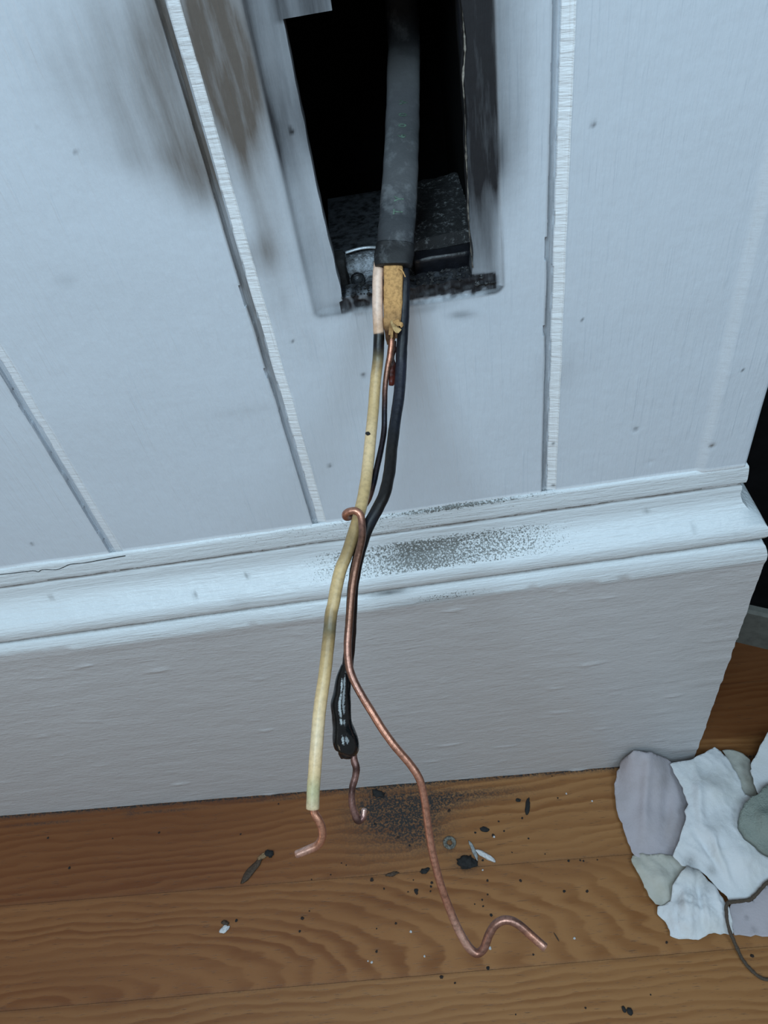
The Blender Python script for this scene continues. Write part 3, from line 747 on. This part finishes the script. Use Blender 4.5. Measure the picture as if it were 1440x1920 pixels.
rows = [(662, 1405, .2360, 1.1, PU), (664, 1425, .2360, 1.1, PU), (668, 1440, .236, 1.15, PD), (666, 1456, .236, 1.1, PU), (660.5, 1478, .236, 1.05, PD), (660, 1500, .236, 1.05, PU), (664, 1522, .2363, 1.05, PU), (672, 1538, .237, 1.25, PD), (681, 1531, .2375, 1.05, PU), (683, 1518, .2378, .9, PP)]
v, f, c = sweep(path(rows), 7, 18, wob=0.00015, wf=500)
tag(mk('copper_stub', v, f, M_cop, hot, attr={'col': c}), 'scorched bare copper end with a curled tip')
# ground wire: bare copper, scorched above, looping once round the yellowed wire
C1 = (0.38, 0.17, 0.11); C2 = (0.030, 0.024, 0.030); C3 = (0.22, 0.11, 0.075); C4 = (0.50, 0.24, 0.165); C5 = (0.32, 0.165, 0.125)
rows = [(734, 610, .2665, 1.05, C3), (734, 640, .2672, 1.1, C1), (731, 668, .2678, 1.1, C1), (726, 694, .268, 1.0, C3), (722, 728, .268, .95, (0.16, 0.08, .06)), (721, 768, .267, .95, C2), (720, 808, .266, 1.0, C2), (714.5, 842, .264, 1.0, C2), (706, 880, .2615, 1.05, C2),
        (699, 910, .2595, 1.1, C2), (690, 936, .2575, 1.15, C3), (676, 955, .2565, 1.2, C3), (661, 967, .2545, 1.2, C5), (650, 970, .2515, 1.2, C5), (648, 964, .2488, 1.2, C4), (655, 959, .2477, 1.2, C4), (667, 958, .2472, 1.2, C4), (676, 966, .2470, 1.2, C4), (679, 984, .2462, 1.2, C5), (679, 1008, .2445, 1.25, C3),
        (673, 1035, .2425, 1.25, C3), (667, 1062, .241, 1.25, C3), (662, 1090, .240, 1.25, C3), (658, 1125, .239, 1.25, C3), (655, 1165, .238, 1.25, C3), (652, 1205, .237, 1.25, C5), (653, 1238, .2363, 1.25, C5), (660, 1268, .2357, 1.25, C5), (676, 1300, .235, 1.25, C5), (696, 1333, .2345, 1.25, C4), (717, 1367, .234, 1.25, C4),
        (741, 1400, .2335, 1.22, C4), (769, 1433, .2335, 1.22, C4), (787, 1462, .2335, 1.22, C4), (796, 1500, .234, 1.2, C4), (801, 1537, .2345, 1.2, C4), (809, 1590, .235, 1.2, C4), (824, 1651, .2355, 1.2, C4), (840, 1697, .236, 1.22, C4), (857, 1738, .2362, 1.3, COP), (876, 1772, .2362, 1.35, COP), (893, 1787, .236, 1.3, COD), (907, 1778, .2355, 1.3, C5), (918, 1750, .235, 1.3, C5),
        (932, 1731, .2345, 1.3, C5), (952, 1725, .234, 1.3, C5), (973, 1734, .2335, 1.3, C5), (997, 1755, .233, 1.3, C4), (1021, 1776, .2325, 1.3, COP)]
v, f, c = sweep(path(rows), 7, 22, wob=0.00005, wf=400, cap=0.25)
gnd = mk('bare_copper_wire', v, f, M_cop, root, attr={'col': c})
# charred insulation remnant between the wires
rows = [(739, 640, .2685, .9, (0.05, 0.015, 0.01)), (737, 668, .269, .8, (0.03, 0.008, 0.006)), (736, 692, .2695, 1.2, (0.06, 0.012, 0.008)), (735, 712, .2695, 1.3, (0.09, 0.016, 0.01)), (734, 722, .2695, .9, (0.12, 0.022, 0.014))]
v, f, c = sweep(path(rows, .6), 6, 14, wob=0.0007, wf=500)
mk('charred_remnant', v, f, M_char, root, attr={'col': c})

# ------------------------------------------------------------------ debris on the oak floor
def flake(name, p0, p1, w, h, mat, parent=None, amp=0.35, seed=0, taper=0.0, fr=1.0):
    """lumpy flat scrap lying on the floor between two traced points; w across and h high in mm"""
    a, b = on_floor(*p0, h=h / 2000), on_floor(*p1, h=h / 2000)
    c0 = (a + b) / 2; L = max(np.linalg.norm(b - a), 1e-4); d = (b - a) / L
    nrm = np.array([-FK, 0, 1.0]); nrm /= np.linalg.norm(nrm); s = np.cross(nrm, d); s /= np.linalg.norm(s)
    bm = bmesh.new(); bmesh.ops.create_icosphere(bm, subdivisions=3, radius=1)
    vs = []
    for v_ in bm.verts:
        q = np.array(v_.co); n = 1 + amp * n3(*(q * 1.6 * fr + seed * 7.3)) + amp * 0.5 * n3(*(q * 4 * fr + seed * 3.1))
        t = 1 - taper * (q[0] * 0.5 + 0.5)
        zz = max(q[2] * n * h / 2000, -h / 2200)
        vs.append(c0 + d * q[0] * n * L / 2 + s * q[1] * n * t * w / 2000 + nrm * zz)
    fs = [tuple(x.index for x in f_.verts) for f_ in bm.faces]; bm.free()
    o = mk(name, vs, fs, mat, parent)
    return o
def single(o, label, cat, group=None):
    co_ = np.array([v_.co for v_ in o.data.vertices]); c0 = co_.mean(0); c0[2] = co_[:, 2].min()
    base_at(o, tuple(c0)); return tag(o, label, cat, group)
r_ = empty('charred_scrap', tuple(on_floor(480, 1625)), 'long charred brown flake with a black lump, left of the wires on the floor', 'scrap')
flake('brown_shard', (452, 1657), (492, 1606), 5.0, 1.6, M_brownflake, r_, .35, 1, 0.1)
flake('pale_fibre', (482, 1612), (505, 1598), 3.0, 2.2, M_tan, r_, .4, 9)
flake('black_lump', (497, 1598), (512, 1603), 4.4, 3.2, M_soot, r_, .45, 2)
r_ = empty('paint_chip', tuple(on_floor(425, 1738)), 'white and brown paint chip on the cathedral-grained plank at left', 'chip')
flake('white_face', (411, 1748), (430, 1736), 3.6, 1.2, M_white, r_, .4, 3)
flake('brown_backing', (415, 1728), (428, 1732), 2.4, 1.6, M_brownflake, r_, .5, 4)
single(flake('black_flake', (988, 1526), (991, 1496), 3.6, 1.2, M_soot, None, .45, 5, .3), 'upright narrow black flake near the baseboard, right of the soot patch', 'flake')
single(flake('black_flake', (698, 1484), (720, 1492), 5.0, 2.2, M_soot, None, .6, 6), 'jagged black flake tight against the baseboard at the soot patch', 'flake')
single(flake('black_flake', (967, 1500), (976, 1500), 2.2, 1.0, M_soot, None, .6, 16), 'small black fleck just left of the narrow upright flake', 'flake')
single(flake('soot_clump', (858, 1618), (892, 1616), 8.0, 2.4, M_soot, None, .6, 7, 0, 1.6), 'round clump of fluffy black soot right of the copper wire', 'soot')
single(flake('soot_clump', (900, 1554), (917, 1556), 3.6, 1.2, M_soot, None, .25, 8), 'small round grey-black soot dot above the white shard', 'soot')
r_ = empty('plastic_shard', tuple(on_floor(908, 1600)), 'cloudy white plastic shard lying beside the black soot clump', 'shard')
flake('white_body', (893, 1594), (930, 1616), 4.0, 2.0, M_white, r_, .3, 10, .3)
flake('clear_tip', (880, 1578), (896, 1612), 2.4, 1.2, M_greyplastic, r_, .45, 11)
# pale ring
def ring():
    c0 = on_floor(843, 1580, 0.0012); V, F_ = [], []
    for i in range(28):
        for k in range(12):
            a, b = 2 * math.pi * i / 28, 2 * math.pi * k / 12
            w = 1 + .22 * n3(math.cos(a) * 2, math.sin(a) * 2, k * .15)
            V.append((c0[0] + math.cos(a) * (0.0031 + .0013 * w * math.cos(b)), c0[1] + math.sin(a) * (0.0031 + .0013 * w * math.cos(b)), fz(c0[0] + math.cos(a) * .003) + 0.0012 + .0012 * math.sin(b)))
    for i in range(28):
        for k in range(12): F_.append((i * 12 + k, ((i + 1) % 28) * 12 + k, ((i + 1) % 28) * 12 + (k + 1) % 12, i * 12 + (k + 1) % 12))
    o = mk('ash_ring', V, F_, plain('ashy_ring', (0.17, 0.17, 0.15), 0.8, 700, .8, 1.0)); single(o, 'pale ash-covered ring between the copper wire and the white shard', 'ring')
ring()
single(flake('brown_curl', (724, 1642), (746, 1636), 2.6, 1.4, M_brownflake, None, .6, 12), 'brown curled scrap on the plank seam below the soot patch', 'scrap')
single(flake('black_flake', (788, 1636), (804, 1630), 3.0, 1.4, M_soot, None, .6, 13), 'black flake just left of the copper wire on the plank seam', 'flake')
single(flake('splinter', (1038, 1748), (1049, 1766), 0.7, 0.7, M_brownflake, None, .2, 14), 'thin dark splinter right of the copper wire tip', 'splinter')
single(flake('black_seed', (1167, 1886), (1173, 1899), 2.2, 1.3, M_soot, None, .15, 15), 'narrower left one of two black seed-like bits at the bottom', 'seed')
single(flake('black_seed', (1178, 1889), (1184, 1904), 3.4, 1.8, M_soot, None, .15, 17), 'plumper right one of two black seed-like bits at the bottom', 'seed')
DARK = [(90, 1571, 5), (130, 1627, 6), (298, 1561, 5), (211, 1572, 3), (451, 1564, 4), (522, 1507, 4), (443, 1726, 6), (567, 1722, 7), (562, 1746, 5), (580, 1708, 3), (697, 1650, 8), (703, 1545, 6), (720, 1666, 4), (780, 1670, 9), (781, 1674, 7), (810, 1655, 6), (808, 1662, 5), (807, 1671, 4),
        (921, 1716, 6), (706, 1784, 5), (742, 1731, 5), (706, 1741, 3), (828, 1832, 7), (915, 1815, 7), (853, 1843, 4), (1000, 1790, 4), (1058, 1671, 6), (976, 1651, 6), (1066, 1614, 5), (1088, 1613, 4), (925, 1566, 7), (891, 1561, 5), (979, 1534, 5), (991, 1572, 4), (914, 1651, 5), (914, 1677, 4), (904, 1687, 4), (906, 1699, 4), (890, 1695, 3),
        (842, 1520, 7), (775, 1650, 3), (765, 1672, 3), (960, 1598, 3), (945, 1558, 4), (935, 1540, 4), (1046, 1496, 4), (640, 1618, 3), (649, 1622, 3), (620, 1640, 3), (584, 1649, 3), (746, 1570, 6), (768, 1585, 5), (1101, 1671, 6), (1094, 1614, 4), (1250, 1767, 5), (1098, 1890, 4), (967, 1902, 3), (1410, 1792, 7), (1220, 1865, 3), (1120, 1612, 3), (1022, 1601, 3), (905, 1613, 5), (1035, 1455, 3)]
proto = {}
for k, (px, py, s) in enumerate(DARK):
    key = k % 5
    if key not in proto:
        bm = bmesh.new(); bmesh.ops.create_icosphere(bm, subdivisions=2, radius=1)
        for v_ in bm.verts:
            n = 1 + .5 * n3(v_.co.x * 1.5 + key * 9, v_.co.y * 1.5, v_.co.z * 1.5); v_.co = Vector((v_.co.x * n, v_.co.y * n * .8, max(v_.co.z * n * .4, -.3)))
        me = bpy.data.meshes.new('crumb'); bm.to_mesh(me); bm.free(); me.materials.append(M_soot if key % 2 else plain('dark_crumb', (.025, .014, .010), .8))
        proto[key] = me
    o = bpy.data.objects.new('dark_crumb', proto[key]); COL.objects.link(o)
    q = on_floor(px, py, 0.0003); sc = s / 2 / F * 0.45 * 1.05; o.location = (q[0], q[1], fz(q[0]) + 0.3 * sc); o.scale = (sc, sc, sc); o.rotation_euler = (0, math.atan(-FK), k * 1.7)
    pl = 'plank next to the baseboard' if q[1] > -0.075 else ('middle plank' if q[1] > -0.1345 else 'front plank')
    tag(o, 'tiny dark crumb scattered on the ' + pl, 'crumb', 'dark crumbs on the ' + pl)
wm = bpy.data.meshes.new('crumb'); bm = bmesh.new(); bmesh.ops.create_icosphere(bm, subdivisions=2, radius=1)
for v_ in bm.verts: v_.co *= 1 + .4 * n3(*(v_.co * 1.3)); v_.co.z = max(v_.co.z * .6, -.4)
bm.to_mesh(wm); bm.free(); wm.materials.append(M_white)
for k, (px, py, s) in enumerate([(919, 1778, 6), (697, 1804, 5), (770, 1747, 5), (796, 1793, 4), (1077, 1759, 5), (926, 1569, 5), (1062, 1488, 4), (905, 1631, 4), (1110, 1502, 4), (690, 1802, 3)]):
    o = bpy.data.objects.new('white_crumb', wm); COL.objects.link(o); q = on_floor(px, py, 0.0003); sc = s / 2 / F * 0.45
    o.location = (q[0], q[1], fz(q[0]) + .4 * sc); o.scale = (sc, sc, sc); o.rotation_euler = (0, math.atan(-FK), k * 2.1)
    pl = 'plank next to the baseboard' if q[1] > -0.075 else 'middle plank'
    tag(o, 'tiny white plaster crumb on the ' + pl, 'crumb', 'white crumbs on the ' + pl)

# ------------------------------------------------------------------ crumpled tissue by the corner
def sheet(name, outline, inner, mat, label=None, cat=None, parent=None, amp=1.0, fr=70, step=0.0013, thick=0.0004, dirt_shade=(), folds=(), seed=0, cr=0.4):
    """outline/inner: px, py, height above the floor in mm; folds: (px,py)-(px,py), width mm, height mm"""
    def smooth_poly(o_):
        o_ = np.array(o_, float); n = len(o_); res = []
        for i in range(n):
            p0, p1, p2, p3 = o_[i - 1], o_[i], o_[(i + 1) % n], o_[(i + 2) % n]
            for k in range(6):
                t = k / 6; c_ = 0.5 * ((2 * p1) + (-p0 + p2) * t + (2 * p0 - 5 * p1 + 4 * p2 - p3) * t * t + (-p0 + 3 * p1 - 3 * p2 + p3) * t ** 3)
                lin = p1 * (1 - t) + p2 * t; res.append(0.25 * c_ + 0.75 * lin)
        return np.array(res)
    ol = smooth_poly(outline)
    def lay(a, b, h):
        q = on_floor(a, b, h / 1000)
        if q[1] > -0.0185 and q[0] < XE + 0.012: q = on_y(a, b, -0.0185)
        return q
    OW = np.array([lay(*r) for r in ol]); OH = OW[:, 2] - fz(OW[:, 0])
    jit = np.array([[n3(q[0] * 240, q[1] * 240, seed), n3(q[0] * 240, q[1] * 240, seed + 5)] for q in OW]) * 0.0013
    OW[:, :2] += jit
    if inner: IW = np.array([on_floor(a, b, h / 1000) for a, b, h in inner]); IH = np.array([h for _, _, h in inner]) / 1000
    pw = np.vstack([OW] + ([IW] if inner else []))[:, :2]; ph = np.concatenate([OH] + ([IH] if inner else []))
    wt = np.concatenate([np.full(len(OH), 0.35)] + ([np.full(len(IH), 2.0)] if inner else []))
    mn, mx = OW[:, :2].min(0), OW[:, :2].max(0)
    poly = OW[:, :2]
    def inside(x, y):
        c_ = False; n = len(poly); j = n - 1
        for i in range(n):
            if (poly[i][1] > y) != (poly[j][1] > y) and x < (poly[j][0] - poly[i][0]) * (y - poly[i][1]) / (poly[j][1] - poly[i][1]) + poly[i][0]: c_ = not c_
            j = i
        return c_
    pts = [Vector(p) for p in poly]; n0 = len(pts)
    for x in np.arange(mn[0], mx[0], step):
        for y in np.arange(mn[1], mx[1], step):
            xx, yy = x + random.uniform(-.2, .2) * step, y + random.uniform(-.2, .2) * step
            if inside(xx, yy) and ((poly - (xx, yy)) ** 2).sum(1).min() > (0.5 * step) ** 2: pts.append(Vector((xx, yy)))
    vo, eo, fo, *_ = delaunay_2d_cdt(pts, [], [list(range(n0))], 1, 1e-6)
    fw = []
    for (a, b, w, h) in folds:
        A, B = on_floor(*a, 0.004)[:2], on_floor(*b, 0.004)[:2]; fw.append((A, B, w / 1000, h / 1000))
    dw = [(*on_floor(a, b, 0.004)[:2], r / 1000, k) for a, b, r, k in dirt_shade]
    V, D = [], []
    for p in vo:
        x, y = p; d2 = ((pw - (x, y)) ** 2).sum(1) + 6e-6; w_ = wt / d2 ** 1.2; h = (w_ * ph).sum() / w_.sum()
        ed = math.sqrt(((poly - (x, y)) ** 2).sum(1).min()); k = min(1, ed / 0.004)
        n = n3(x * fr, y * fr, seed) ; rdg = 1 - 2 * abs(n3(x * fr * 1.5 + 3, y * fr * 1.1, seed + 2))
        r2 = (1 - abs(n3(x * fr * 3.2 + y * fr, y * fr * 2.0 + 7, seed + 4))) ** 5; r3 = (1 - abs(n3(x * fr * 6 + 2, y * fr * 5 - x * fr * 3, seed + 8))) ** 4
        dh = (0.0020 * n + 0.0012 * rdg + cr * (0.0016 * r2 + 0.0008 * r3)) * amp
        for A, B, fwid, fh in fw:
            AB = B - A; L2 = AB @ AB; t = np.clip(((x, y) - A) @ AB / L2, 0, 1); dd = np.linalg.norm((x, y) - A - t * AB)
            dh += fh * math.exp(-(dd / fwid) ** 2) * math.sin(math.pi * min(1, max(0.05, t * 0.9 + .05)))
        z = max(h + dh * (0.45 + 0.55 * k), 0.0006)
        V.append((x, y, fz(x) + z))
        s = sum(kk * math.exp(-((x - a) ** 2 + (y - b) ** 2) / r ** 2) for a, b, r, kk in dw)
        D.append((min(1, s), 0, 0))
    # closed shell: top, underside resting on the floor side, rim
    n = len(V); Vb = [(a, b, c - thick) for a, b, c in V]
    F_ = [tuple(f_) for f_ in fo]; A = np.array(V)
    if F_:
        f0 = F_[0]; nn = np.cross(A[f0[1]] - A[f0[0]], A[f0[2]] - A[f0[0]])
        if nn[2] < 0: F_ = [f_[::-1] for f_ in F_]
    from collections import Counter
    ec = Counter(); dire = {}
    for f_ in F_:
        for i in range(len(f_)):
            a, b = f_[i], f_[(i + 1) % len(f_)]; ec[frozenset((a, b))] += 1; dire[frozenset((a, b))] = (a, b)
    G = list(F_) + [tuple(i + n for i in f_[::-1]) for f_ in F_]
    for e_, cnt in ec.items():
        if cnt == 1: a, b = dire[e_]; G.append((b, a, a + n, b + n))
    o = mk(name, V + Vb, G, mat, parent, attr={'dirt_shade': D + D})
    if label: single(o, label, cat)
    return o
sheet('tissue', [(1182, 1404, 13), (1166, 1430, 5), (1152, 1465, 3), (1152, 1500, 3), (1166, 1545, 3), (1184, 1598, 3), (1205, 1612, 4), (1250, 1622, 6), (1296, 1600, 5), (1312, 1545, 5), (1306, 1510, 5), (1286, 1462, 6), (1264, 1434, 11), (1225, 1412, 14), (1205, 1408, 15)],
      [(1225, 1530, 9)], M_tis2, 'pinkish grey tissue flap leaning against the baseboard corner, leftmost of the pile', 'tissue', amp=.6, fr=45, cr=.1,
      folds=(((1210, 1420), (1205, 1580), 3, 3.0), ((1250, 1450), (1245, 1590), 4, -2.5)), seed=1, dirt_shade=((1262, 1612, 5, .5),))
sheet('tissue', [(1256, 1432, 15), (1300, 1424, 15), (1340, 1400, 16), (1362, 1420, 16), (1382, 1450, 16), (1398, 1490, 16), (1440, 1500, 16), (1500, 1540, 14), (1500, 1600, 10), (1445, 1655, 9), (1405, 1690, 8), (1370, 1692, 6), (1345, 1665, 10), (1318, 1635, 12), (1280, 1625, 11), (1262, 1604, 13), (1284, 1545, 16), (1288, 1500, 16), (1268, 1455, 16)],
      [(1340, 1480, 20), (1340, 1560, 19), (1390, 1600, 17), (1310, 1600, 14)], M_tis, 'large bright white tissue in the middle of the crumpled pile', 'tissue', amp=.75, fr=42, cr=.5,
      folds=(((1300, 1450), (1310, 1590), 3, 3.5), ((1315, 1560), (1370, 1670), 2, 2.4), ((1300, 1575), (1345, 1640), 1.6, -2.2), ((1330, 1570), (1340, 1620), 1.5, 2)), seed=4, dirt_shade=((1290, 1626, 4, .5), (1330, 1640, 3, .4)))
sheet('tissue', [(1192, 1600, 3), (1182, 1612, 3), (1200, 1645, 3), (1216, 1680, 3), (1232, 1697, 3), (1262, 1700, 4), (1290, 1680, 5), (1306, 1650, 6), (1305, 1622, 6), (1270, 1608, 7), (1235, 1600, 7), (1210, 1602, 5)],
      [(1240, 1640, 9)], M_tis3, 'small yellowed tissue scrap at the lower left of the pile', 'tissue', amp=.8, fr=75, seed=9, dirt_shade=((1268, 1682, 4, .45), (1250, 1604, 3, .4), (1235, 1698, 3, .25)))
sheet('tissue', [(1285, 1622, 14), (1262, 1660, 11), (1255, 1690, 6), (1234, 1702, 3), (1234, 1716, 2), (1252, 1736, 2), (1256, 1755, 2), (1280, 1762, 2), (1310, 1762, 3), (1330, 1750, 4), (1352, 1752, 2), (1372, 1753, 2), (1376, 1735, 5), (1366, 1700, 8), (1345, 1668, 11), (1315, 1636, 14)],
      [(1290, 1690, 13), (1320, 1700, 11), (1280, 1730, 9), (1340, 1720, 9)], M_tis, 'rumpled white tissue with fine pleats at the bottom of the pile', 'tissue', amp=.8, fr=80, cr=.8,
      folds=(((1290, 1645), (1296, 1755), .9, 1.6), ((1308, 1640), (1330, 1752), .9, 1.6), ((1266, 1700), (1272, 1758), .8, -1.5), ((1345, 1690), (1368, 1745), .8, -1.5), ((1300, 1640), (1320, 1750), 1.6, -2.6), ((1275, 1660), (1290, 1750), 2.2, 2.4), ((1325, 1650), (1365, 1740), 2, 2.4), ((1335, 1640), (1350, 1700), 1.2, -2), ((1262, 1690), (1320, 1705), 1.2, -1.2)), seed=13,
      dirt_shade=((1295, 1632, 6, .75), (1330, 1648, 5, .5), (1322, 1672, 4, .35), (1270, 1695, 3, .3)))
sheet('paper_sheet', [(1368, 1692, 3), (1380, 1690, 4), (1410, 1686, 5), (1440, 1660, 6), (1520, 1640, 4), (1520, 1765, 2), (1440, 1756, 2), (1376, 1752, 2), (1366, 1720, 3)], [], M_tis2,
      'smooth lilac-white paper sheet lying flat below the brown string', 'paper', amp=.2, fr=40, seed=17, dirt_shade=((1415, 1742, 2, .3), (1400, 1720, 1.2, .4)))
sheet('tissue', [(1355, 1408, 8), (1372, 1406, 9), (1392, 1412, 10), (1408, 1425, 10), (1412, 1445, 10), (1422, 1490, 12), (1410, 1500, 13), (1396, 1495, 12), (1380, 1455, 12), (1365, 1425, 10)],
      [], M_tis3, 'small grey tissue tab behind the large white tissue', 'tissue', amp=.6, fr=70, seed=21, dirt_shade=((1400, 1420, 1.2, .8),))
sheet('paper_sheet', [(1440, 1372, 28), (1418, 1415, 22), (1407, 1436, 20), (1415, 1470, 20), (1424, 1495, 20), (1470, 1500, 24), (1520, 1440, 30), (1500, 1380, 32)], [], M_tis,
      'stiff white paper sheet rising at the right edge behind the green pad', 'paper', amp=.15, fr=40, seed=24)
sheet('scouring_pad', [(1440, 1468, 30), (1425, 1485, 28), (1402, 1500, 26), (1390, 1520, 25), (1384, 1545, 24), (1396, 1565, 23), (1420, 1585, 22), (1440, 1600, 22), (1520, 1620, 22), (1530, 1460, 30)], [(1440, 1530, 32)], M_felt,
      'fuzzy grey-green pad on top of the tissue pile', 'pad', amp=.5, fr=160, seed=27, thick=0.006)
# brown string
rows = [(1500, 1615, 13), (1440, 1655, 12), (1420, 1675, 11), (1405, 1687, 10), (1385, 1690, 10.5), (1368, 1692, 11), (1362, 1700, 11), (1363, 1720, 9.5), (1368, 1745, 7.5), (1377, 1766, 3), (1390, 1795, 1.2), (1405, 1815, 1.2), (1425, 1832, 1.2), (1450, 1838, 1.2), (1500, 1840, 1.2)]
ct = [(*on_floor(a, b, h / 1000 + .0006), .0011, .0009, .1, .1, .1) for a, b, h in rows]
v, f, c = sweep(ct, 8, 12, wob=0.0004, wf=500)
single(mk('string', v, f, M_string), 'brown twisted string trailing over the papers onto the floor', 'string')
